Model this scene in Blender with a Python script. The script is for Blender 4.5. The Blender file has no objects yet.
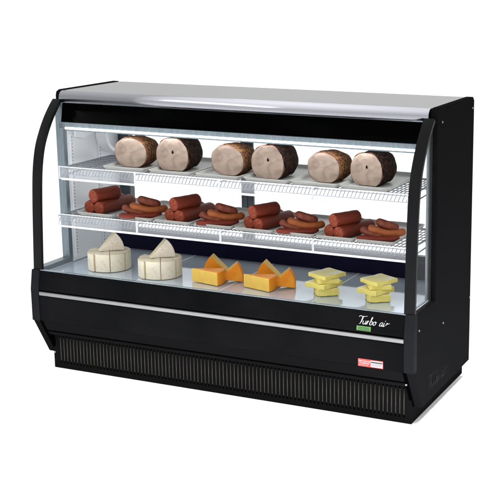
import bpy, bmesh, math, random
from mathutils import Vector, Matrix, noise
random.seed(7)
C = bpy.context.scene.collection
S = bpy.context.scene
PI = math.pi
# ---------------------------------------------------------------- camera
cd = bpy.data.cameras.new('camera'); cam = bpy.data.objects.new('camera', cd); C.objects.link(cam)
cam.location = (3.3407, -4.07097, 1.81308)
cam.rotation_euler = (1.35696, 0.0, 0.40389)
cd.sensor_width = 36; cd.lens = 1163.12/500*36
cd.shift_x = -0.21583; cd.shift_y = -0.06241
cd.clip_start = .05; cd.clip_end = 500
S.camera = cam
# ---------------------------------------------------------------- light: white product studio, with added unseen fill lights
w = bpy.data.worlds.new('World'); S.world = w; w.use_nodes = True
wn = w.node_tree; bg = wn.nodes['Background']
tc = wn.nodes.new('ShaderNodeTexCoord'); sp = wn.nodes.new('ShaderNodeSeparateXYZ'); mr = wn.nodes.new('ShaderNodeMapRange')
wn.links.new(tc.outputs['Generated'], sp.inputs[0]); wn.links.new(sp.outputs['Z'], mr.inputs['Value'])
mr.inputs['From Min'].default_value = .15; mr.inputs['From Max'].default_value = .95
mr.inputs['To Min'].default_value = .80; mr.inputs['To Max'].default_value = 1.75
wn.links.new(mr.outputs[0], bg.inputs['Strength']); bg.inputs['Color'].default_value = (1, 1, 1, 1)
def area(name, loc, tgt, sx, sy, power, col=(1, 1, 1)):
    l = bpy.data.lights.new(name, 'AREA'); l.shape = 'RECTANGLE'; l.size = sx; l.size_y = sy; l.energy = power; l.color = col
    o = bpy.data.objects.new(name, l); C.objects.link(o); o.location = loc
    o.rotation_euler = (Vector(tgt)-Vector(loc)).to_track_quat('-Z', 'Y').to_euler(); return o
area('front_fill', (-2.4, -3.4, 3.6), (.4, .2, .6), 8.5, 1.5, 60)  # added unseen fill, widened to run a highlight along the steel trim
def floor_fill(name, loc, tgt, sx, sy, power, spread):
    o = area(name, loc, tgt, sx, sy, power); o.data.spread = math.radians(spread)
floor_fill('front_floor_fill', (.85, -.95, 2.5), (.85, -.80, 0), 2.6, .5, 38, 48)  # added unseen light, lifts the shadow on the floor before the case
floor_fill('side_floor_fill', (2.45, .10, 2.5), (2.30, .10, 0), 1.8, .3, 26, 36)  # also added and unseen, whitens the floor right of the case
area('rear_softbox', (.6, 4.2, 3.0), (.9, .5, .3), 4.0, 1.6, 16)
S.view_settings.view_transform = 'Standard'; S.view_settings.look = 'None'
S.view_settings.exposure = 0; S.view_settings.gamma = 1
S.render.engine = 'CYCLES'
S.cycles.max_bounces = 14; S.cycles.transparent_max_bounces = 32
S.cycles.glossy_bounces = 6; S.cycles.transmission_bounces = 8
L = 1.84
# ---------------------------------------------------------------- materials
def mat(name, col, rough=.5, metal=0, spec=.5, nscale=None, ndet=6, col2=None, lo=.35, hi=.65, bump=0, bscale=None,
        emit=0, coat=0, sss=0, stretch=None, tcoord='Object', ior=1.5, dist=0):
    m = bpy.data.materials.new(name); m.use_nodes = True; t = m.node_tree; b = t.nodes['Principled BSDF']
    b.inputs['Base Color'].default_value = (*col, 1); b.inputs['Roughness'].default_value = rough
    b.inputs['Metallic'].default_value = metal; b.inputs['Specular IOR Level'].default_value = spec
    b.inputs['Coat Weight'].default_value = coat; b.inputs['IOR'].default_value = ior
    if sss:
        b.inputs['Subsurface Weight'].default_value = sss; b.inputs['Subsurface Scale'].default_value = .01
        b.inputs['Subsurface Radius'].default_value = (1, .6, .35)
    if emit: b.inputs['Emission Color'].default_value = (*col, 1); b.inputs['Emission Strength'].default_value = emit
    co = t.nodes.new('ShaderNodeTexCoord'); mp = t.nodes.new('ShaderNodeMapping'); t.links.new(co.outputs[tcoord], mp.inputs[0])
    if stretch: mp.inputs['Scale'].default_value = stretch
    if nscale:
        n = t.nodes.new('ShaderNodeTexNoise'); n.inputs['Scale'].default_value = nscale; n.inputs['Detail'].default_value = ndet; n.inputs['Distortion'].default_value = dist
        t.links.new(mp.outputs[0], n.inputs['Vector'])
        r = t.nodes.new('ShaderNodeValToRGB'); r.color_ramp.elements[0].position = lo; r.color_ramp.elements[1].position = hi
        r.color_ramp.elements[0].color = (*col, 1); r.color_ramp.elements[1].color = (*(col2 or col), 1)
        t.links.new(n.outputs['Fac'], r.inputs[0]); t.links.new(r.outputs[0], b.inputs['Base Color'])
        m['ramp'] = r.name
    if bump:
        n2 = t.nodes.new('ShaderNodeTexNoise'); n2.inputs['Scale'].default_value = bscale or 60; n2.inputs['Detail'].default_value = 6
        t.links.new(mp.outputs[0], n2.inputs['Vector'])
        bp = t.nodes.new('ShaderNodeBump'); bp.inputs['Strength'].default_value = bump; bp.inputs['Distance'].default_value = .004
        t.links.new(n2.outputs['Fac'], bp.inputs['Height']); t.links.new(bp.outputs[0], b.inputs['Normal'])
    return m
def glass(name, tint, refl, rough=.02, milk=0.0):
    m = bpy.data.materials.new(name); m.use_nodes = True; t = m.node_tree; t.nodes.remove(t.nodes['Principled BSDF'])
    o = t.nodes['Material Output']; tr = t.nodes.new('ShaderNodeBsdfTransparent'); tr.inputs[0].default_value = (*tint, 1)
    g = t.nodes.new('ShaderNodeBsdfGlossy'); g.inputs['Roughness'].default_value = rough
    lw = t.nodes.new('ShaderNodeLayerWeight'); lw.inputs[0].default_value = .5; fr = t.nodes.new('ShaderNodeMath'); fr.operation = 'POWER'; fr.inputs[1].default_value = 4; t.links.new(lw.outputs['Facing'], fr.inputs[0])
    mu = t.nodes.new('ShaderNodeMath'); mu.operation = 'MULTIPLY'; mu.inputs[1].default_value = refl; t.links.new(fr.outputs[0], mu.inputs[0])
    mx = t.nodes.new('ShaderNodeMixShader'); t.links.new(mu.outputs[0], mx.inputs[0]); t.links.new(tr.outputs[0], mx.inputs[1]); t.links.new(g.outputs[0], mx.inputs[2])
    last = mx
    if milk:
        d = t.nodes.new('ShaderNodeBsdfDiffuse'); d.inputs[0].default_value = (.9, .92, .97, 1)
        m2 = t.nodes.new('ShaderNodeMixShader'); m2.inputs[0].default_value = milk
        t.links.new(mx.outputs[0], m2.inputs[1]); t.links.new(d.outputs[0], m2.inputs[2]); last = m2
    t.links.new(last.outputs[0], o.inputs[0]); return m
K = {}
K['black'] = mat('black_coated_steel', (.0050, .0051, .0054), .42, spec=.05, ior=1.02, nscale=900, col2=(.0065, .0065, .007))
K['gloss'] = mat('glossy_black_panel', (.0032, .0033, .0036), .2, spec=.3, ior=1.06, nscale=3, col2=(.006, .006, .0065))
K['deep'] = mat('deep_black', (.0008, .0008, .0009), .5, spec=0, ior=1.01)
K['char'] = mat('charcoal_plastic', (.0085, .0092, .0105), .45, spec=.2, ior=1.03, nscale=400, col2=(.0115, .012, .0135))
K['bar'] = mat('black_bar_enamel', (.0085, .0086, .009), .27, spec=.4, ior=1.12, nscale=4, col2=(.010, .0102, .011))
K['steel'] = mat('brushed_steel', (.17, .17, .173), .38, 1, nscale=40, col2=(.21, .21, .213), stretch=(.15, 30, 30), bump=.02, bscale=90)
K['top'] = mat('matt_grey_steel_top', (.275, .275, .28), .6, .2, spec=.2, nscale=30, col2=(.30, .30, .305), stretch=(.3, 20, 1))
K['strip'] = mat('polished_steel_trim', (.45, .455, .50), .18, 1, nscale=20, col2=(.50, .505, .55), stretch=(.1, 40, 40))
K['deck'] = mat('mirror_steel_deck', (.50, .57, .66), .07, .40, nscale=9, col2=(.54, .61, .70), bump=.006, bscale=10)
K['white'] = mat('white_liner', (.84, .87, .90), .3, spec=.4, nscale=4, col2=(.88, .90, .93))
K['wire'] = mat('white_coated_wire', (.83, .84, .86), .3, spec=.4, nscale=60, col2=(.78, .79, .82))
K['navy'] = mat('dark_navy_liner', (.012, .0115, .034), .6, ior=1.05, nscale=6, col2=(.014, .013, .040))
K['slate'] = mat('slate_grey_channel', (.13, .165, .19), .3, .35, spec=.5, nscale=14, col2=(.20, .24, .27), stretch=(20, 20, .8))
K['mull'] = mat('dark_slate_mullion', (.035, .045, .06), .3, .2, spec=.4, nscale=12, col2=(.07, .085, .10), stretch=(40, 20, .4))
K['slot'] = mat('olive_grey_slot_edges', (.055, .052, .043), .55, spec=.2, nscale=200, col2=(.036, .034, .028))
K['screw'] = mat('steel_screw', (.22, .225, .24), .4, 1)
K['dark'] = mat('dark_slots', (.36, .38, .41), .6)
K['seam'] = mat('seam_sealant', (.88, .90, .93), .4)
K['tray'] = mat('grey_white_ceramic_tray', (.44, .435, .415), .32, spec=.4, nscale=8, col2=(.48, .475, .455))
K['lamp'] = mat('lamp_white', (.95, .98, 1.0), .4, emit=5)
K['clear'] = glass('clear_front_glass', (.992, .996, .995), .015)
K['end'] = glass('clear_end_glass', (.985, .992, .992), .12)
K['rail'] = glass('clear_price_rail', (.97, .975, .985), .1, .1, .13)
K['rack'] = mat('grey_coated_wire', (.17, .19, .22), .3, .3, nscale=60, col2=(.25, .27, .31))
K['silver'] = mat('silver_lettering', (.60, .60, .62), .45, .1)
K['emb'] = mat('dark_grey_lettering', (.017, .017, .0175), .5, spec=.05, ior=1.02)
K['green'] = mat('green_label', (.085, .22, .06), .5); K['dgreen'] = mat('dark_green_print', (.012, .045, .012), .5)
K['red'] = mat('red_sticker', (.50, .035, .026), .5); K['pwhite'] = mat('white_print', (.60, .58, .60), .5)
K['pgrey'] = mat('grey_print', (.30, .28, .32), .5); K['pdark'] = mat('dark_print', (.02, .02, .03), .5)
K['floor'] = mat('white_studio_floor', (.92, .92, .92), .9, spec=.1, nscale=.3, col2=(.93, .93, .93))
# food
K['meat'] = mat('roast_cut_face', (.40, .310, .252), .55, spec=.2, nscale=20, ndet=12, col2=(.26, .185, .152), lo=.42, hi=.66, bump=.35, bscale=90, sss=.04, dist=.9)
K['golden'] = mat('golden_spiced_crust', (.27, .125, .055), .7, spec=.04, nscale=85, ndet=12, col2=(.055, .024, .012), lo=.38, hi=.62, bump=1.0, bscale=150)
K['darkcrust'] = mat('black_pepper_crust', (.010, .0065, .0055), .65, spec=.05, nscale=80, ndet=10, col2=(.085, .034, .020), lo=.48, hi=.70, bump=1.3, bscale=150)
K['salami'] = mat('salami_casing', (.140, .020, .0085), .42, spec=.2, nscale=110, ndet=8, col2=(.17, .027, .012), lo=.4, hi=.68, bump=.4, bscale=220)
K['salcut'] = mat('salami_cut_face', (.15, .020, .009), .55, spec=.15, nscale=150, ndet=8, col2=(.30, .075, .035), lo=.42, hi=.66, bump=.3, bscale=200)
K['rim'] = mat('roast_rim', (.17, .07, .035), .6, nscale=60, col2=(.08, .03, .015))
K['linkd'] = mat('dark_red_link', (.13, .024, .012), .42, spec=.22, nscale=60, ndet=9, col2=(.22, .06, .032), lo=.4, hi=.68, bump=.35, bscale=120)
K['linkt'] = mat('tan_link', (.31, .085, .022), .4, spec=.22, nscale=40, ndet=8, col2=(.22, .052, .017), lo=.4, hi=.72, bump=.25, bscale=120)
K['linkr'] = mat('flat_red_link', (.16, .022, .011), .42, spec=.2, nscale=80, ndet=8, col2=(.12, .018, .009), lo=.4, hi=.7, bump=.25, bscale=120)
K['rind'] = mat('cream_cheese_rind', (.80, .735, .59), .6, spec=.2, nscale=70, ndet=8, col2=(.62, .48, .30), lo=.54, hi=.82, bump=.3, bscale=90, sss=.1)
K['mottle'] = mat('mottled_pink_rind', (.74, .60, .46), .65, spec=.15, nscale=130, ndet=9, col2=(.82, .77, .69), lo=.36, hi=.60, bump=.4, bscale=90)
K['cream'] = mat('cream_cheese_paste', (.82, .74, .52), .5, nscale=30, col2=(.74, .64, .42), sss=.15)
K['orange'] = mat('orange_cheese_rind', (.82, .245, .010), .42, spec=.22, nscale=18, ndet=6, col2=(.92, .36, .03), bump=.12, bscale=60, sss=.1)
K['yellow'] = mat('yellow_cheese_paste', (.84, .58, .13), .45, spec=.25, nscale=22, ndet=7, col2=(.80, .50, .09), bump=.12, bscale=50, sss=.15)
K['slice'] = mat('pale_yellow_cheese', (.82, .70, .20), .42, spec=.25, nscale=25, ndet=7, col2=(.76, .63, .16), bump=.1, bscale=40, sss=.2)
K['slicetop'] = mat('pale_yellow_slice_face', (.82, .71, .22), .38, spec=.3, nscale=14, ndet=2, col2=(.84, .78, .50), lo=.52, hi=.56, bump=.1, bscale=40, sss=.15)
# ---------------------------------------------------------------- mesh helpers
class MB:
    def __init__(s): s.v = []; s.f = []; s.m = []; s.sm = []
    def add(s, vs, fs, mi=0, smooth=False):
        b = len(s.v); s.v += [tuple(q) for q in vs]
        for f in fs: s.f.append([b+i for i in f]); s.m.append(mi); s.sm.append(smooth)
    def box(s, x0, x1, y0, y1, z0, z1, mi=0):
        s.add([(x, y, z) for x in (x0, x1) for y in (y0, y1) for z in (z0, z1)],
              [(0, 1, 3, 2), (4, 6, 7, 5), (0, 4, 5, 1), (2, 3, 7, 6), (0, 2, 6, 4), (1, 5, 7, 3)], mi); return s
    def prism(s, prof, x0, x1, mi=0, smooth=False):           # profile in (y, z), extruded along x
        n = len(prof)
        s.add([(x0, y, z) for y, z in prof]+[(x1, y, z) for y, z in prof],
              [list(range(n)), list(range(2*n-1, n-1, -1))], mi)
        b = len(s.v)-2*n
        for i in range(n): s.f.append([b+i, b+n+i, b+n+(i+1) % n, b+(i+1) % n]); s.m.append(mi); s.sm.append(smooth)
        return s
    def tube(s, path, r, seg=6, mi=0, caps=True, smooth=True, capmi=None):
        path = [Vector(p) for p in path]; rs = r if isinstance(r, (list, tuple)) else [r]*len(path)
        rings = []; up = None
        for i, p in enumerate(path):
            t = (path[min(i+1, len(path)-1)]-path[max(i-1, 0)]).normalized()
            if up is None: up = Vector((0, 0, 1)) if abs(t.z) < .9 else Vector((1, 0, 0))
            a = t.cross(up).normalized(); bb = a.cross(t).normalized(); up = bb
            rings.append([p+rs[i]*(math.cos(2*PI*k/seg)*a+math.sin(2*PI*k/seg)*bb) for k in range(seg)])
        b = len(s.v)
        s.v += [tuple(q) for rg in rings for q in rg]
        for i in range(len(path)-1):
            for k in range(seg):
                s.f.append([b+i*seg+k, b+i*seg+(k+1) % seg, b+(i+1)*seg+(k+1) % seg, b+(i+1)*seg+k]); s.m.append(mi); s.sm.append(smooth)
        if caps:
            e = b+(len(path)-1)*seg; cm = mi if capmi is None else capmi
            s.f.append([b+k for k in range(seg)][::-1]); s.m.append(cm); s.sm.append(False)
            s.f.append([e+k for k in range(seg)]); s.m.append(cm); s.sm.append(False)
        return s
    def build(s, name, mats, parent=None, bevel=0, seg=2):
        me = bpy.data.meshes.new(name); me.from_pydata(s.v, [], s.f); me.validate(); me.update()
        for m in (mats if isinstance(mats, (list, tuple)) else [mats]): me.materials.append(K[m] if isinstance(m, str) else m)
        if len(me.polygons) == len(s.f):
            for p, mi, sm in zip(me.polygons, s.m, s.sm): p.material_index = mi; p.use_smooth = sm
        bm = bmesh.new(); bm.from_mesh(me); bmesh.ops.recalc_face_normals(bm, faces=bm.faces); bm.to_mesh(me); bm.free()
        o = bpy.data.objects.new(name, me); C.objects.link(o)
        if parent: o.parent = parent
        if bevel:
            md = o.modifiers.new('bevel', 'BEVEL'); md.width = bevel; md.segments = seg; md.limit_method = 'ANGLE'; md.harden_normals = False
        return o
def tag(o, label=None, cat=None, group=None, kind=None):
    if label: o['label'] = label
    if cat: o['category'] = cat
    if group: o['group'] = group
    if kind: o['kind'] = kind
    return o
def empty(name, loc=(0, 0, 0)):
    o = bpy.data.objects.new(name, None); o.empty_display_size = .05; C.objects.link(o); o.location = loc; return o
def copy_obj(o, parent=None):
    c = o.copy(); C.objects.link(c)
    if parent: c.parent = parent
    for ch in list(o.children): copy_obj(ch, c)
    return c
def spline(pts, n=8):
    P = [Vector(p) for p in pts]; P = [P[0]*2-P[1]]+P+[P[-1]*2-P[-2]]; out = []
    for i in range(1, len(P)-2):
        for k in range(n):
            t = k/n; a, b, c, d = P[i-1:i+3]
            out.append(.5*((2*b)+(c-a)*t+(2*a-5*b+4*c-d)*t*t+(3*b-a-3*c+d)*t**3))
    out.append(P[-2]); return out
# ---------------------------------------------------------------- setting
fl = MB().box(-60, 60, -60, 60, -.02, 0).build('floor', 'floor'); tag(fl, 'seamless white studio floor', kind='structure')

# ---------------------------------------------------------------- the display case
case = empty('refrigerated_display_case', (L/2, .36, 0))
tag(case, 'black refrigerated deli display case with curved front glass, white wire shelves and steel top', 'display case')
OFF = Vector((-L/2, -.36, 0))
def part(mb, name, m, bevel=0, parent=None, seg=2):
    o = mb.build(name, m, parent or case, bevel, seg)
    if not parent: o.location = OFF
    return o
side = [(.272, 1.266), (.700, 1.267), (.716, 1.252), (.716, .078), (.100, .070), (.0, .249), (.0, .396), (.013, .476), (.247, .476), (.247, 1.242), (.253, 1.259)]
sp_parts = []
for x0, x1 in ((0, .034), (L-.034, L)):
    o = part(MB().prism(side, x0, x1), 'side_panel', 'black', .004); sp_parts.append(o)
    xo = L+.001 if x0 > 0 else -.001
    for y, z in [(.052, .41), (.343, .359), (.295, 1.207), (.689, 1.22), (.703, .375)]:
        sc = MB(); sc.tube([(xo-.002, y, z), (xo+.0015, y, z)] if x0 > 0 else [(xo+.002, y, z), (xo-.0015, y, z)], .0042, 10)
        sc.build('screw', 'screw', o)
# top
part(MB().box(.035, L-.035, .262, .712, 1.236, 1.2635), 'top_panel', 'top', .003)
trim = [(.268, 1.2640), (.252, 1.2632), (.243, 1.2605), (.236, 1.2560), (.2305, 1.249), (.227, 1.241), (.2255, 1.232), (.225, 1.220), (.225, 1.214), (.262, 1.214), (.268, 1.23)]
part(MB().prism(trim, .0345, L-.0345, smooth=True), 'front_trim', 'strip')
part(MB().box(.040, L-.040, .2195, .2235, 1.204, 1.2125), 'glass_edge_trim', 'slate', .001)
part(MB().prism([(.206, 1.2125), (.218, 1.2125), (.218, 1.130), (.190, 1.130)], .068, L-.050), 'header_band', 'deep')
lamp = part(MB().box(.060, L-.050, .180, .198, 1.098, 1.1295), 'lamp_housing', 'slate', .003)
MB().tube([(.10, .177, 1.1045), (L-.07, .177, 1.1045)], .0045, 12).build('lamp_tube', 'lamp', lamp)
MB().box(.10, L-.055, .172, .1795, 1.0945, 1.0985).build('lamp_lip', 'slate', lamp)
lc = area('case_lamp', (L/2, .189, 1.0965), (L/2, .33, .5), 1.62, .015, 1.1, (.95, .98, 1.0))
part(MB().box(.036, L-.036, .268, .70, 1.19, 1.234), 'ceiling_panel', 'white')
# curved profile of the glass, (y, z)
gp = [Vector((y, z, 0)) for y, z in [(.022, .478), (.030, .62), (.040, .78), (.054, .92), (.078, 1.02), (.112, 1.09), (.152, 1.150), (.196, 1.200), (.224, 1.226)]]
gc = spline(gp, 6)
def offs(d):
    out = []
    for i, p in enumerate(gc):
        t = (gc[min(i+1, len(gc)-1)]-gc[max(i-1, 0)]).normalized(); out.append((p.x-t.y*d, p.y+t.x*d))
    return out                                                   # +d = outwards (towards the front)
part(MB().prism(offs(.000)+offs(-.005)[::-1], .049, L-.049, smooth=True), 'front_glass', 'clear')
for x0, x1 in ((.004, .048), (L-.052, L-.006)):
    part(MB().prism(offs(.004)+offs(-.014)[::-1], x0, x1, smooth=True), 'glass_frame', 'bar', .0025)
for x in (.012, L-.016):
    g = [p for p in offs(-.0145)]
    part(MB().prism(g+[(.236, 1.214), (.236, .480)], x, x+.004), 'end_glass', 'end')
# slate channels round the end glass
part(MB().box(.0, .040, .2370, .2460, .4785, 1.212).box(.0, .040, .030, .2370, .4785, .487).box(.0345, .040, .247, .262, .4785, 1.18).box(.0345, .0375, .031, .262, .4632, .4780), 'glass_channel', 'slate', .001)
part(MB().box(L-.044, L-.036, .2370, .2580, .4785, 1.212).box(L-.044, L-.034, .030, .2370, .4785, .4835), 'glass_channel', 'slate', .001)
# front bumper
for x0, x1 in ((-.001, .041), (L-.043, L+.001)):
    part(MB().prism([(-.005, .247), (-.005, .396), (.010, .4815), (.032, .4815), (.032, .247)], x0, x1), 'end_cap', 'char', .003)
part(MB().prism([(.016, .478), (.001, .396), (.001, .391), (.03, .391), (.03, .478)], .0415, L-.0435), 'upper_front_panel', 'gloss', .0015)
part(MB().prism([(.0165, .4785), (.0165, .4815), (.03, .4815), (.03, .4785)], .0415, L-.0435), 'deck_edge_lip', 'slate')
part(MB().box(.0415, L-.0435, -.003, .028, .367, .3845), 'steel_strip', 'steel', .003)
part(MB().box(.0415, L-.0435, .0015, .028, .2485, .364), 'lower_front_panel', 'gloss', .0015)
part(MB().prism([(.004, .2475), (.046, .172), (.085, .172), (.085, .19), (.028, .2475)], .036, L-.036), 'slanted_panel', 'black')
body = part(MB().box(.036, L-.036, .032, .70, .19, .452), 'lower_body', 'deep')
# kick base with its grille
kb = part(MB().box(.040, L-.040, .094, .742, .0, .1715), 'kick_base', 'black', .002)
fr = MB()
fr.box(.040, L-.040, .084, .0935, .0, .024); fr.box(.040, L-.040, .084, .0935, .158, .1715)
fr.box(.040, .062, .084, .0935, .0245, .1575); fr.box(L-.062, L-.040, .084, .0935, .0245, .1575)
n = 94; x0 = .068; dx = (L-.064-x0)/n
for i in range(n+1): fr.box(x0+i*dx-.0056, x0+i*dx+.0056, .0845, .0925, .0245, .1575)
gr = fr.build('kick_grille', 'black', kb)
fi = MB()
for i in range(n): fi.tube([(x0+(i+.5)*dx, .0885, .036), (x0+(i+.5)*dx, .0885, .146)], .0036, 8)
fi.build('grille_bars', 'slot', kb)
for x, y, z in [(.041, .048, .179), (L-.046, .040, .184), (.048, .083, .075)]: part(MB().tube([(x, y, z), (x, y-.004, z)], .0042, 10), 'screw', 'screw')
for x0_, x1_ in ((.0345, .050), (L-.050, L-.0345)):
    part(MB().prism([(.003, .2465), (.101, .0705), (.101, .110), (.060, .171), (.030, .2465)], x0_, x1_), 'end_gusset', 'deep')
# interior
xs = [.046, .505, .922, 1.355, L-.046]
dk = part(MB().box(.036, L-.036, .033, .59, .455, .462), 'deck_panel', 'deck')
for x, h in [(x, .0012) for x in xs[1:4]]+[(.0378, .0017), (L-.0378, .0017)]: MB().box(x-h, x+h, .034, .589, .4622, .4632).build('deck_seam', 'seam', dk)
part(MB().box(.036, L-.036, .592, .70, .453, .532), 'rear_sill', 'navy', .002)
for s in (0, 1):
    a, b = ((.0345, .0445), (L-.0445, L-.0345))[s]
    part(MB().box(a, b, .263, .70, .4645, 1.189), 'inner_side_wall', 'white', .001)
    for y in (.285, .500):
        xa, xb = ((.0447, .050), (L-.050, L-.0447))[s]
        m = MB().box(xa, xb, y-.011, y+.011, .480, 1.06)
        z = .50
        while z < 1.05:
            m.box(xb if s == 0 else xa-.0004, xb+.0004 if s == 0 else xa, y-.0035, y+.0035, z, z+.007, 1); z += .0155
        part(m, 'shelf_standard', ['white', 'dark'])
# air duct on the left wall, curved, with its bracket
arc = spline([Vector(p) for p in [(.075, .47, 1.14), (.075, .472, 1.05), (.075, .485, .99), (.075, .52, .955), (.075, .575, .935), (.075, .65, .925)]], 5)
part(MB().prism([(p.y, p.z) for p in arc]+[(p.y+.012, p.z+.012) for p in arc[::-1]], .046, .105, smooth=False), 'air_duct', 'white')
part(MB().prism([(.30, 1.135), (.30, 1.045), (.36, 1.030), (.45, 1.050), (.465, 1.135)], .046, .062), 'lamp_bracket', 'white', .004)
# rear sliding doors
rf = MB()
rf.box(.036, .104, .655, .695, .5335, 1.188); rf.box(L-.104, L-.036, .655, .695, .5335, 1.188)
rf.box(.104, L-.104, .660, .69, 1.150, 1.188); rf.box(.104, L-.104, .660, .69, .5335, .550)
part(rf, 'rear_door_frame', 'mull', .002)
part(MB().box(.724, .755, .655, .668, .551, 1.149).box(.7555, .788, .657, .670, .551, 1.149), 'rear_door_stile', 'mull', .002)
for a, b, y in ((.106, .723, .660), (.789, L-.106, .679)): part(MB().box(a, b, y, y+.004, .551, 1.149), 'rear_glass', 'clear')
# wire shelves
def shelf(z, xl, xr):
    yf, yb = .112, .502
    m = MB(); n = 98
    for i in range(n):
        x = xl+.006+(xr-xl-.012)*i/(n-1)
        m.tube([(x-.0045, yf+.004, z-.027), (x+.0045, yf+.004, z-.006), (x+.004, yf+.010, z-.0015), (x+.004, yb, z-.0015)], .0021, 5)
    for y in [yf+.045*k+.012 for k in range(9)]: m.tube([(xl, y, z-.0050), (xr, y, z-.0050)], .0018, 5)
    m.tube([(xl, yf+.006, z-.030), (xr, yf+.006, z-.030)], .0014, 5)
    for x in (xl, xr): m.tube([(x, yf, z-.004), (x, yb, z-.004), (x, yb+.002, z-.03), (x, yf+.02, z-.040)], .003, 6)
    for x in xs[1:4]: m.tube([(x, yf+.012, z-.008), (x, yb, z-.008)], .003, 6)
    m.tube([(xl, yb, z-.004), (xr, yb, z-.004)], .0035, 6)
    o = part(m, 'wire_shelf', 'rack')
    ends = [xl]+xs[1:4]+[xr]
    for a, b in zip(ends[:-1], ends[1:]):
        r = MB().box(a+.004, b-.004, yf-.003, yf-.0015, z-.046, z+.006)
        r.box(a+.004, b-.004, yf-.0065, yf-.0032, z+.0035, z+.0070, 1); r.box(a+.004, b-.004, yf-.0075, yf-.0032, z-.0490, z-.0448, 1)
        r.box(a+.0012, a+.0038, yf-.0065, yf-.0015, z-.051, z+.0075, 1); r.box(b-.0038, b-.0012, yf-.0065, yf-.0015, z-.051, z+.0075, 1)
        r.build('price_rail', ['rail', 'wire'], o)
    for x in (xl-.006, xr+.006): MB().prism([(yf+.16, z-.004), (yb, z-.004), (yb, z-.05), (yb-.03, z-.052)], x-.002, x+.002).build('shelf_bracket', 'wire', o)
    # steel cross bar under the front, tying the rails together
    MB().box(xl, xr, yf+.010, yf+.018, z-.058, z-.050).build('front_beam', 'wire', o)
ZA, ZB = .9365, .7190
shelf(ZA, .104, 1.768); shelf(ZB, .086, 1.772)
# ---------------------------------------------------------------- writing on the front
def ribbon(mb, pts, w, place, mi=0, n=6):
    P = spline([Vector((a, b, 0)) for a, b in pts], n) if len(pts) > 2 else [Vector((a, b, 0)) for a, b in pts]
    l = len(P); nib = Vector((math.cos(.55), math.sin(.55), 0))
    vs = []
    for i, p in enumerate(P):
        t = (P[min(i+1, l-1)]-P[max(i-1, 0)]).normalized(); nn = Vector((-t.y, t.x, 0))
        k = w*(.34+.66*abs(nn.x*nib.x+nn.y*nib.y*.6))/2
        if i in (0, l-1): k *= .7
        vs += [place(*(p+nn*k).xy), place(*(p-nn*k).xy)]
    mb.add(vs, [(2*i, 2*i+1, 2*i+3, 2*i+2) for i in range(l-1)], mi)
# strokes on a unit grid: x-height 1, cap height 2 (slanted when placed)
T_, GL = 2.0, []
def G(dx, *strokes): GL.extend([[(x+dx, y) for x, y in s] for s in strokes])
G(0, [(-.35, 1.72), (-.1, 2.02), (.5, 1.93), (1.3, 1.95), (1.9, 2.12)], [(.72, 1.93), (.68, 1.3), (.66, .6), (.55, .12), (.28, -.02)], [(.86, 1.93), (.82, 1.3), (.78, .5)])
G(1.25, [(0, .9), (.02, .35), (.2, .02), (.45, .1), (.72, .5), (.74, .95)], [(.74, .95), (.72, .3), (.85, .02), (1.05, .22)])
G(2.2, [(.05, .25), (.2, .75), (.26, .98), (.42, .78), (.66, .90)])
G(2.28, [(.26, .92), (.22, .5), (.16, .05)])
G(3.15, [(-.05, .25), (.2, 1.1), (.32, 1.85), (.18, 1.9), (.12, 1.2), (.1, .3), (.3, .0), (.62, .12), (.74, .55), (.55, .9), (.22, .72)])
G(4.1, [(.45, .92), (.14, .78), (.05, .35), (.25, .02), (.6, .12), (.74, .55), (.6, .88), (.42, .92), (.62, .72), (.95, .8)])
G(5.95, [(.72, .82), (.38, .92), (.08, .55), (.1, .12), (.38, .02), (.68, .45), (.78, .95)], [(.78, .95), (.72, .3), (.85, .02), (1.08, .25)])
G(7.05, [(.12, .92), (.06, .3), (.2, .02), (.42, .25)], [(.16, 1.28), (.24, 1.48)])
G(7.65, [(.02, .3), (.2, .75), (.26, .98), (.42, .76), (.72, .84), (.95, .98)])
def lettering(name, m, place, parent, w=.2, sl=.32):
    mb = MB()
    for s in GL: ribbon(mb, [(x+sl*y, y) for x, y in s], w, place)
    return mb.build(name, m, parent)
def slope_place(x0, z0, sx, sz):                                # on the tilted upper panel
    def f(a, b):
        z = z0+b*sz; y = .001+(z-.396)*(.015/.082)-.0012
        return (x0+a*sx, y, z)
    return f
up = [o for o in case.children if o.name == 'upper_front_panel'][0]
lettering('front_lettering', 'silver', slope_place(1.599, .4245, .0151, .0158), up, .22)
lb = MB(); pf = slope_place(0, 0, 1, 1)
def quad(mb, x0, x1, z0, z1, d, mi=0, slope=True):
    f = (lambda x, z: (x, pf(x, z)[1]-d, z)) if slope else (lambda x, z: (x, .0015-.0006-d, z))
    mb.add([f(x0, z0), f(x1, z0), f(x1, z1), f(x0, z1)], [(0, 1, 2, 3)], mi)
quad(lb, 1.594, 1.655, .3985, .4165, 0)
for r, zz in enumerate((.4105, .4035)):
    x = 1.601
    while x < 1.648:
        wd = random.uniform(.002, .0045); quad(lb, x, x+wd, zz-.0022, zz+random.uniform(.0012, .003), .0006, 1); x += wd+.0013
lb.build('green_label', ['green', 'dgreen'], up)
low = [o for o in case.children if o.name == 'lower_front_panel'][0]
st = MB(); quad(st, 1.601, 1.709, .2465+.003, .2815, 0, 0, False)
quad(st, 1.656, 1.7065, .2525, .2785, .0005, 1, False); quad(st, 1.657, 1.7055, .2690, .2745, .0009, 2, False); quad(st, 1.660, 1.702, .2555, .2665, .0009, 3, False)
stk = st.build('red_sticker', ['red', 'pwhite', 'pdark', 'pgrey'], low)
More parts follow.
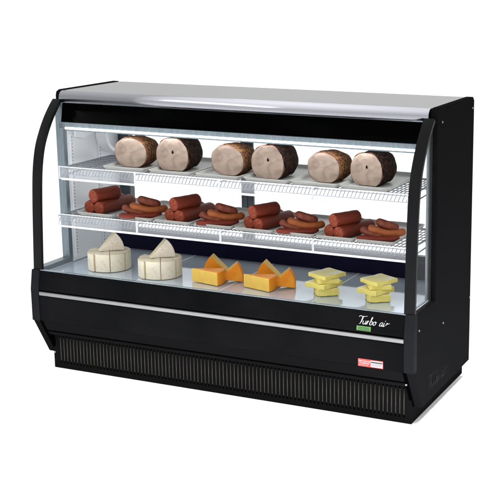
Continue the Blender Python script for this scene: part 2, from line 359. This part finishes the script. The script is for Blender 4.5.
def text(body, size, loc, parent, m, name='sticker_text'):
    c = bpy.data.curves.new(name, 'FONT'); c.body = body; c.size = size; c.extrude = .0001; c.shear = .2; c.offset = size*.012
    t = bpy.data.objects.new(name+'_src', c); C.objects.link(t); bpy.context.view_layer.update()
    me = bpy.data.meshes.new_from_object(t.evaluated_get(bpy.context.evaluated_depsgraph_get())); bpy.data.objects.remove(t)
    me.materials.clear(); me.materials.append(K[m]); o = bpy.data.objects.new(name, me); C.objects.link(o); o.parent = parent
    o.location = loc; o.rotation_euler = (PI/2, 0, 0); return o
text('Self-Cleaning', .0098, (1.6035, -.0006, .2705), stk, 'pwhite'); text('Condenser', .0098, (1.607, -.0006, .2620), stk, 'pwhite'); text('Saves energy & cost', .0052, (1.6035, -.0006, .2550), stk, 'pwhite')
lettering('side_lettering', 'emb', lambda a, b: (L+.0006, .166+a*.0268, .1225+b*.0285), sp_parts[1], .28)

# ---------------------------------------------------------------- trays
def tray_mesh(w, d, h=.019):
    mb = MB(); rings = []
    def rr(hx, hy, r, z):
        out = []
        for cx, cy, a0 in ((hx-r, hy-r, 0), (-hx+r, hy-r, 90), (-hx+r, -hy+r, 180), (hx-r, -hy+r, 270)):
            for k in range(5): a = math.radians(a0+k*22.5); out.append((cx+r*math.cos(a), cy+r*math.sin(a), z))
        return out
    for ins, z in ((.022, 0), (.010, .003), (0, h-.001), (.0005, h), (.0050, h), (.013, .0070), (.022, .0050)):
        rings.append(rr(w/2-ins, d/2-ins, max(.016-ins*.4, .004), z))
    n = len(rings[0]); vs = [p for r in rings for p in r]; fs = [list(range(n))[::-1], [(len(rings)-1)*n+k for k in range(n)]]
    for i in range(len(rings)-1):
        for k in range(n): fs.append([i*n+k, i*n+(k+1) % n, (i+1)*n+(k+1) % n, (i+1)*n+k])
    mb.add(vs, fs, 0, False); return mb
ORD = ['leftmost', 'second from the left', 'third from the left', 'fourth from the left', 'fifth from the left', 'sixth from the left', 'seventh from the left', 'rightmost']
tz = ZA+.0005
topx = [.432, .668, .900, 1.132, 1.352, 1.572]
t0 = None
for i, x in enumerate(topx):
    if t0 is None: o = t0 = tray_mesh(.216, .385).build('serving_tray', 'tray', bevel=0)
    else: o = copy_obj(t0)
    o.location = (x, .3135, tz)
    which = 'golden-crusted' if i % 2 == 0 else 'dark-crusted'
    tag(o, 'shallow greyish tray under the %s %s roast on the top shelf' % (['leftmost', 'middle', 'rightmost'][i//2], which), 'tray', 'trays on the top shelf')
# roasts
PSI = lambda x, y: math.atan2(3.3407-x, y+4.07097)
def roast_mesh(crust, seed, wx, hz, dep, flat, name='roast'):
    mb = MB(); n = 64; rings = []
    def sec(k):
        a = 2*PI*k/n; ca, sa = math.cos(a), math.sin(a)
        x = wx*math.copysign(abs(ca)**.86, ca); z = hz*math.copysign(abs(sa)**.86, sa)
        x *= 1+.04*math.sin(a*1.0+seed)+.03*math.sin(2*a+seed*2)
        z = max(z, -hz*flat); return x, z
    prof = [(0, .965), (.0022, .99), (.006, 1.0), (.02, 1.005), (.04, 1.01), (.06, 1.005), (.08, .985), (.095, .95), (.108, .87), (.118, .72), (.124, .46), (.126, .18)]
    zb = hz*flat
    for y, k in prof:
        ring = []
        for j in range(n):
            x, z = sec(j); kk = k
            p = Vector((x*kk, y*dep/.126, z*kk))
            if y > 0:
                nz = noise.noise(p*22+Vector((seed*3, 0, 0)))*.006+noise.noise(p*70+Vector((seed*3, 5, 0)))*.0022
                d = Vector((x, 0, z)).normalized(); p += d*nz
            p.z = max(p.z, -zb)+zb
            ring.append(p)
        rings.append(ring)
    b = [tuple(p) for r in rings for p in r]; fs = []
    for i in range(len(rings)-1):
        for j in range(n): fs.append([i*n+j, i*n+(j+1) % n, (i+1)*n+(j+1) % n, (i+1)*n+j])
    mb.add(b, fs, 0, True)
    for q in range(n): mb.m[q] = 1 if noise.noise(Vector((q*.2, seed, 0))) > -.2 else 0
    mb.f.append([(len(rings)-1)*n+j for j in range(n)]); mb.m.append(0); mb.sm.append(True)
    root = empty(name)
    mb.build('crust', [crust, 'rim'], root)
    f = MB(); R = 12; vs = [(0, 0, zb)]; fs = []
    for q in range(1, R+1):
        for j in range(n):
            x, y, z = rings[0][j]; t = q/R
            px, pz = x*t, zb+(z-zb)*t
            dy = -.0022*(1-t**6)+noise.noise(Vector((px*30, seed, pz*30)))*.0016*(1-t**4)
            vs.append((px, dy, pz))
    for j in range(n): fs.append([0, 1+(j+1) % n, 1+j])
    for q in range(R-1):
        for j in range(n): a = 1+q*n; fs.append([a+j, a+(j+1) % n, a+n+(j+1) % n, a+n+j])
    f.add(vs, fs, 0, True); fo = f.build('cut_face', 'meat', root)
    if crust == 'darkcrust':
        MB().tube([(.004, -.0005, zb+.016), (.004, -.0040, zb+.016)], .0035, 7).add([(-.002, -.004, zb+.016), (.010, -.004, zb+.014), (.006, -.0045, zb+.034)], [(0, 1, 2)]) or None
        h = MB(); h.add([(-.001, -.0045, zb+.010), (.007, -.0045, zb+.009), (.008, -.0045, zb+.017), (.002, -.0045, zb+.025), (-.002, -.0045, zb+.018)], [(0, 1, 2, 3, 4)])
        h.build('core_hole', 'darkcrust', fo)
    return root
rg = roast_mesh('golden', 1.3, .0795, .068, .158, .93, 'roast'); rd = roast_mesh('darkcrust', 4.1, .0785, .078, .170, .86, 'roast')
rpos = [(0.418, 0.206), (0.642, 0.198), (0.913, 0.193), (1.112, 0.187), (1.357, 0.204), (1.552, 0.203)]
for i, (x, y) in enumerate(rpos):
    src = rg if i % 2 == 0 else rd
    o = src if i < 2 else copy_obj(src)
    ps = PSI(x, y); o.location = (x, y, tz+.0060); o.rotation_euler = (0, 0, ps-math.radians(30))
    s = [1, 1, .985, .985, .95, .94][i]; o.scale = (s, s, s)
    tag(o, ('halved roast with golden spiced crust, %s golden one on top shelf' if i % 2 == 0 else 'halved roast with blackish peppered crust, %s dark one on top shelf') % ['leftmost', 'middle', 'rightmost'][i//2], 'roast meat', 'halved roasts on the top shelf')

# lower shelf trays
nm4 = ['leftmost', 'second', 'third', 'rightmost']
bx = [.273, .478, .673, .872, 1.069, 1.257, 1.443, 1.617]
b0 = None
for i, x in enumerate(bx):
    if b0 is None: o = b0 = tray_mesh(.186, .375).build('serving_tray', 'tray')
    else: o = copy_obj(b0)
    if i == 0: o.location = (x-.003, .3105, ZB+.0005)
    else: o.location = (x, .3105, ZB+.0005)
    o.scale = (1.06 if i == 0 else 1.0 if i < 6 else .94, 1, 1)
    tag(o, 'shallow greyish tray under the %s pile of %s on the lower shelf' % (nm4[i//2], 'salami rolls' if i % 2 == 0 else 'sausage links'), 'tray', 'trays on the lower shelf')
zt = ZB+.0062
# salami
def log(name, ln, r, seed, side='salami', cut='salcut'):
    mb = MB(); path = []; rs = []
    for k in range(25):
        t = k/24; path.append((0, t*ln, r+noise.noise(Vector((t*4, seed, 0)))*.0012))
        e = min(1, (.86+t*60*.02) if t < .04 else 1)
        if t > .9: e = math.sqrt(max(0, 1-((t-.9)/.105)**2))
        rs.append(r*e*(1+.02*noise.noise(Vector((t*6, seed, 3)))))
    rs[0] = r*.93
    mb.tube(path, rs, 28, 0, True, True, 1); return mb.build(name, [side, cut])
def bent(name, pts, r, m, taper=(.5, .5), seed=0, n=7, flat=1.0):
    P = spline(pts, n); l = len(P); tot = [0]
    for a, b in zip(P, P[1:]): tot.append(tot[-1]+(b-a).length)
    T = tot[-1]; rs = []; keep = []
    for i, p in enumerate(P):
        s = tot[i]; e = min(s, T-s)/r
        k = math.sqrt(max(0, 1-(1-min(1, e/(1.1)))**2))
        rs.append(max(r*k, r*.08)*(1+.05*noise.noise(p*40+Vector((seed, 0, 0)))))
    # denser ends
    mb = MB(); mb.tube(P, rs, 18, 0, True, True)
    o = mb.build(name, m)
    if flat != 1: o.scale = (1, 1, flat)
    return o
def loc3(O, ps, a, d, z): return Vector((O[0]+a*math.cos(ps)-d*math.sin(ps), O[1]+a*math.sin(ps)+d*math.cos(ps), z))
SR = .0296
sal = [(0.272, 0.159), (0.695, 0.148), (1.081, 0.146), (1.456, 0.135)]
lA = log('salami_roll', .235, SR, 1); lB = log('salami_roll', .148, SR*1.04, 5)
for i, (x, y) in enumerate(sal):
    ps = PSI(x, y)-math.radians(0); k = [1, .975, .95, .93][i]
    ang = ps+math.radians(48)-PI/2
    ax = Vector((math.cos(ang), math.sin(ang), 0))
    base = Vector((x, y, 0))
    for j in range(3):
        if j == 0: o = lA if i == 0 else copy_obj(lA); q = base; z = zt; rz = ang; nmx = 'front right roll under the upper one'
        elif j == 1: o = copy_obj(lA); q = base-ax*(.0560*k); z = zt; rz = ang+.02; nmx = 'bottom left roll'
        else:
            o = lB if i == 0 else copy_obj(lB); q = base-ax*(.0290*k)-Vector((0, .004, 0)); z = zt+.0515*k; rz = ang-math.radians(10); nmx = 'upper roll resting on two'
        o.location = (q.x, q.y, z); o.rotation_euler = (0, 0, rz); o.scale = (k, k, k)
        tag(o, 'thick red-brown salami, %s in the %s salami pile' % (nmx, nm4[i]), 'salami', 'salami rolls in stacks of three')
# links
lk = [(.513, .100), (.895, .108), (1.277, .100), (1.632, .108)]
protos = {}
defs = {  # points in (right, depth, height above the tray)
    'tan': ([(-.036, .060, .047), (-.008, .058, .040), (.018, .058, .031), (.050, .058, .026), (.085, .066, .027), (.118, .085, .030)], .0142, 'linkt', 'sausage_link'),
    'top': ([(-.004, .078, .066), (.018, .074, .062), (.045, .070, .055), (.072, .072, .048), (.090, .078, .042)], .0152, 'linkd', 'sausage_link'),
    'left': ([(-.064, .060, .044), (-.054, .058, .038), (-.030, .056, .026), (.005, .054, .017), (.03, .056, .016)], .0125, 'linkd', 'sausage_link'),
    'low': ([(-.080, .034, .013), (-.045, .024, .0115), (-.005, .020, .0105), (.045, .024, .0105), (.085, .036, .0115)], .0080, 'linkr', 'sausage_link'),
    'low2': ([(-.074, .056, .012), (-.036, .042, .011), (.005, .036, .011), (.055, .040, .011), (.095, .058, .011)], .0095, 'linkr', 'sausage_link'),
    'back': ([(-.030, .098, .012), (.0, .088, .012), (.045, .088, .012), (.090, .100, .012)], .0125, 'linkd', 'sausage_link'),
    'mid': ([(-.015, .092, .036), (.015, .088, .034), (.045, .088, .032), (.085, .096, .030)], .0125, 'linkd', 'sausage_link')}
desc = {'tan': 'long curved tan sausage lying across the %s pile of links', 'top': 'short plump red-brown sausage on top of the %s pile of links',
        'left': 'dark sausage under the left end of the tan one, %s pile of links', 'low': 'thin deep red sausage at the very front of the %s pile of links',
        'low2': 'thin deep red sausage behind the front one, %s pile of links', 'back': 'dark sausage on the tray behind the %s pile of links',
        'mid': 'dark sausage directly below the plump top one, %s pile of links'}
for i, (x, y) in enumerate(lk):
    ps = PSI(x, y); k = [1, .975, .95, .93][i]
    for nme, (pts, r, m, kn) in defs.items():
        if i == 0:
            o = bent(kn, [Vector((p[0]*1.08-.004, p[1], p[2]*1.22)) for p in pts], r*1.2, m, seed=hash_ if (hash_ := len(nme)) else 0); protos[nme] = o
        else: o = copy_obj(protos[nme])
        o.location = (x-.006, y+.024, zt+.001); o.rotation_euler = (0, 0, ps-.05); o.scale = (k, k, k)
        tag(o, desc[nme] % nm4[i], 'sausage', 'sausage links in piles on the lower shelf')

# ---------------------------------------------------------------- cheeses on the deck
zd = .4642
def sector(name, R, ang, h, mats, r0=.0, n=14, bev=.002, swell=.0):
    # flat sector in local x-y, tip at origin, centred on +x, thickness h; materials: 0 flat faces, 1 arc, 2 cut sides
    mb = MB(); a0 = -ang/2; top = []; 
    pts = [(0, 0)]+[(R*math.cos(a0+ang*k/n), R*math.sin(a0+ang*k/n)) for k in range(n+1)]
    m = len(pts)
    vs = [(x, y, 0) for x, y in pts]+[(x, y, h) for x, y in pts]
    mb.add(vs, [list(range(m))[::-1]], 0); mb.f.append([m+i for i in range(m)]); mb.m.append(0); mb.sm.append(False)
    for i in range(m):
        j = (i+1) % m; mb.f.append([i, j, m+j, m+i]); cut = (i == 0 or j == 0); mb.m.append(2 if cut else 1); mb.sm.append(not cut)
    return mb.build(name, mats, None, bev, 3)
def wheel(cx, cy, which, src):
    R, H = .0935, .083; ps = PSI(cx, cy)
    pos = ['left front', 'right front', 'outer right', 'outer left', 'rear left', 'rear right']
    angs = [-PI/2-PI/8, -PI/2+PI/8, -PI/2+3*PI/8, -PI/2-3*PI/8, -PI/2-5*PI/8, -PI/2+5*PI/8]
    labs = ['cream cheese wedge left of the centre seam in front of the %s cut wheel', 'cream cheese wedge right of the centre seam in front of the %s cut wheel',
            'cream cheese wedge at the right edge of the %s cut wheel', 'cream cheese wedge at the left edge of the %s cut wheel, set slightly apart',
            'cream cheese wedge at the back left of the %s cut wheel', 'cream cheese wedge at the back right of the %s cut wheel']
    for k, (a, lb_) in enumerate(zip(angs, labs)):
        o = src[0] if (k == 0 and which == 'left') else copy_obj(src[0])
        aa = a+ps; off = .0008+(.005 if k == 3 else 0)+(.0006*((k*7) % 3))
        o.location = (cx+off*math.cos(aa), cy+off*math.sin(aa), zd); o.rotation_euler = (0, 0, aa); o.scale = (1, 1, 1-.012*(k % 3) - (.03 if k == 3 else 0))
        tag(o, lb_ % which, 'cheese wedge', 'wedges of the cut cream cheese wheels')
    t = src[1] if which == 'left' else copy_obj(src[1])
    p = loc3((cx, cy), ps, -.042, -.030, zd+H+.001); t.location = p; t.rotation_euler = (0, 0, ps+.10)
    tag(t, 'mottled cheese wedge standing on edge on top of the %s cut wheel' % which, 'cheese wedge', 'wedges on top of the cheese wheels')
def upright(name, R, ang, th, mats, bev=.002, mirror=False, tilt=0, lean=0):
    # sector standing on one cut side: tip at origin, bottom along +x, thickness goes to +y, arc on the far end
    mb = MB(); n = 12; pts = [(0, 0)]+[(R*math.cos(ang*k/n), R*math.sin(ang*k/n)) for k in range(n+1)]
    if lean: pts = [(x*math.cos(lean)+z*math.sin(lean), z*math.cos(lean)-x*math.sin(lean)) for x, z in pts]; zl = min(z for _, z in pts); pts = [(x, z-zl) for x, z in pts]
    if mirror: pts = [(-x, z) for x, z in pts]
    m = len(pts)
    vs = [(x, 0, z) for x, z in pts]+[(x+tilt*th, th, z) for x, z in pts]
    mb.add(vs, [list(range(m)), list(range(2*m-1, m-1, -1))], 0)
    for i in range(m):
        j = (i+1) % m; mb.f.append([i, j, m+j, m+i]); cut = (i == 0 or j == 0); mb.m.append(2 if cut else 1); mb.sm.append(not cut)
    return mb.build(name, mats, None, bev, 3)
K['edge'] = mat('tan_rind_edge', (.50, .36, .20), .65, spec=.15, nscale=90, col2=(.70, .58, .40))
src = [sector('cheese_wedge', .0935, PI/4*.985, .083, ['rind', 'rind', 'cream', 'edge'], bev=.0018),
       upright('cheese_wedge', .110, math.radians(48), .036, ['mottle', 'mottle', 'cream'], .003, tilt=-.2)]
src[0].modifiers[0].material = 3
wheel(.268, .230, 'left', src); wheel(.551, .212, 'right', src)
# orange wedges
f0 = sector('cheese_wedge', .150, math.radians(35), .059, ['orange', 'orange', 'yellow'], bev=.0025)
r0 = upright('cheese_wedge', .112, math.radians(47), .050, ['orange', 'orange', 'yellow'], .003, lean=math.radians(7))
k0 = upright('cheese_wedge', .132, math.radians(45), .055, ['orange', 'orange', 'yellow'], .003, mirror=True)
for i, (x, y) in enumerate([(.881, .140), (1.132, .143)]):
    ps = PSI(x, y); w_ = ['left', 'right'][i]; k = [1, .98][i]
    a = f0 if i == 0 else copy_obj(f0)
    p = loc3((x, y), ps, -.110, .100, zd); a.location = p; a.rotation_euler = (0, 0, ps-math.radians(42)+math.radians(17.5)); a.scale = (k, k, k)
    tag(a, 'orange-rinded cheese wedge lying flat in front of the %s orange cheese group' % w_, 'cheese wedge', 'orange cheese wedges')
    b = r0 if i == 0 else copy_obj(r0)
    p = loc3((x, y), ps, .002, .066, zd); b.location = p; b.rotation_euler = (0, 0, ps-math.radians(6)); b.scale = (k, k, k)
    tag(b, 'orange-rinded cheese wedge standing at the right of the %s orange cheese group' % w_, 'cheese wedge', 'orange cheese wedges')
    c = k0 if i == 0 else copy_obj(k0)
    p = loc3((x, y), ps, .066, .150, zd); c.location = p; c.rotation_euler = (0, 0, ps-math.radians(14)); c.scale = (k, k, k)
    tag(c, 'orange-rinded cheese wedge standing at the back of the %s orange cheese group' % w_, 'cheese wedge', 'orange cheese wedges')
# pale slabs
def slab(name, w, d, h, seed):
    mb = MB(); n = 10; vs = []; fs = []
    def pt(u, v, z):
        return Vector((u*w/2, v*d/2, z))+Vector((noise.noise(Vector((u*2, v*2, seed)))*.006, noise.noise(Vector((v*2, u*2, seed+9)))*.006, noise.noise(Vector((u*1.7, v*1.7, seed+4)))*.0022))
    for zz in (0, h):
        for i in range(n+1):
            for j in range(n+1): vs.append(pt(-1+2*i/n, -1+2*j/n, zz))
    N = (n+1)*(n+1); top = []
    for i in range(n):
        for j in range(n):
            a = i*(n+1)+j; fs.append([a, a+1, a+n+2, a+n+1]); top.append([N+a, N+a+n+1, N+a+n+2, N+a+1])
    side = []
    for i in range(n):
        for a, b in ((i, i+1), (n*(n+1)+i, n*(n+1)+i+1), (i*(n+1), (i+1)*(n+1)), (i*(n+1)+n, (i+1)*(n+1)+n)): side.append([a, b, N+b, N+a])
    mb.add(vs, fs+side, 0); b0_ = len(mb.v)-len(vs)
    for f in top: mb.f.append(f); mb.m.append(1); mb.sm.append(True)
    return mb.build(name, ['slice', 'slicetop'], None, .003, 3)
sl = [slab('cheese_slab', .094, .088, .030, 1), slab('cheese_slab', .120, .112, .0215, 2), slab('cheese_slab', .098, .100, .019, 3), slab('cheese_slab', .122, .110, .0175, 4)]
hs = [0, .0308, .0530, .0725]
of = [(0, 0), (-.010, .012), (.004, .006), (.004, .012)]; ro = [32, 68, 28, 62]
wd4 = ['bottom', 'second from the bottom', 'third from the bottom', 'topmost']
for i, (x, y) in enumerate([(1.360, .224), (1.596, .222)]):
    ps = PSI(x, y)
    for j in range(4):
        o = sl[j] if i == 0 else copy_obj(sl[j]); p = loc3((x, y), ps, of[j][0], of[j][1], zd+hs[j]); o.location = p
        o.rotation_euler = (0, 0, ps+math.radians(ro[j]-20)); k = .96 if i else .98; o.scale = (k, k, 1)
        tag(o, 'pale yellow cheese slab, %s in the %s stack of four' % (wd4[j], ['left', 'right'][i]), 'cheese slab', 'stacked pale yellow cheese slabs')
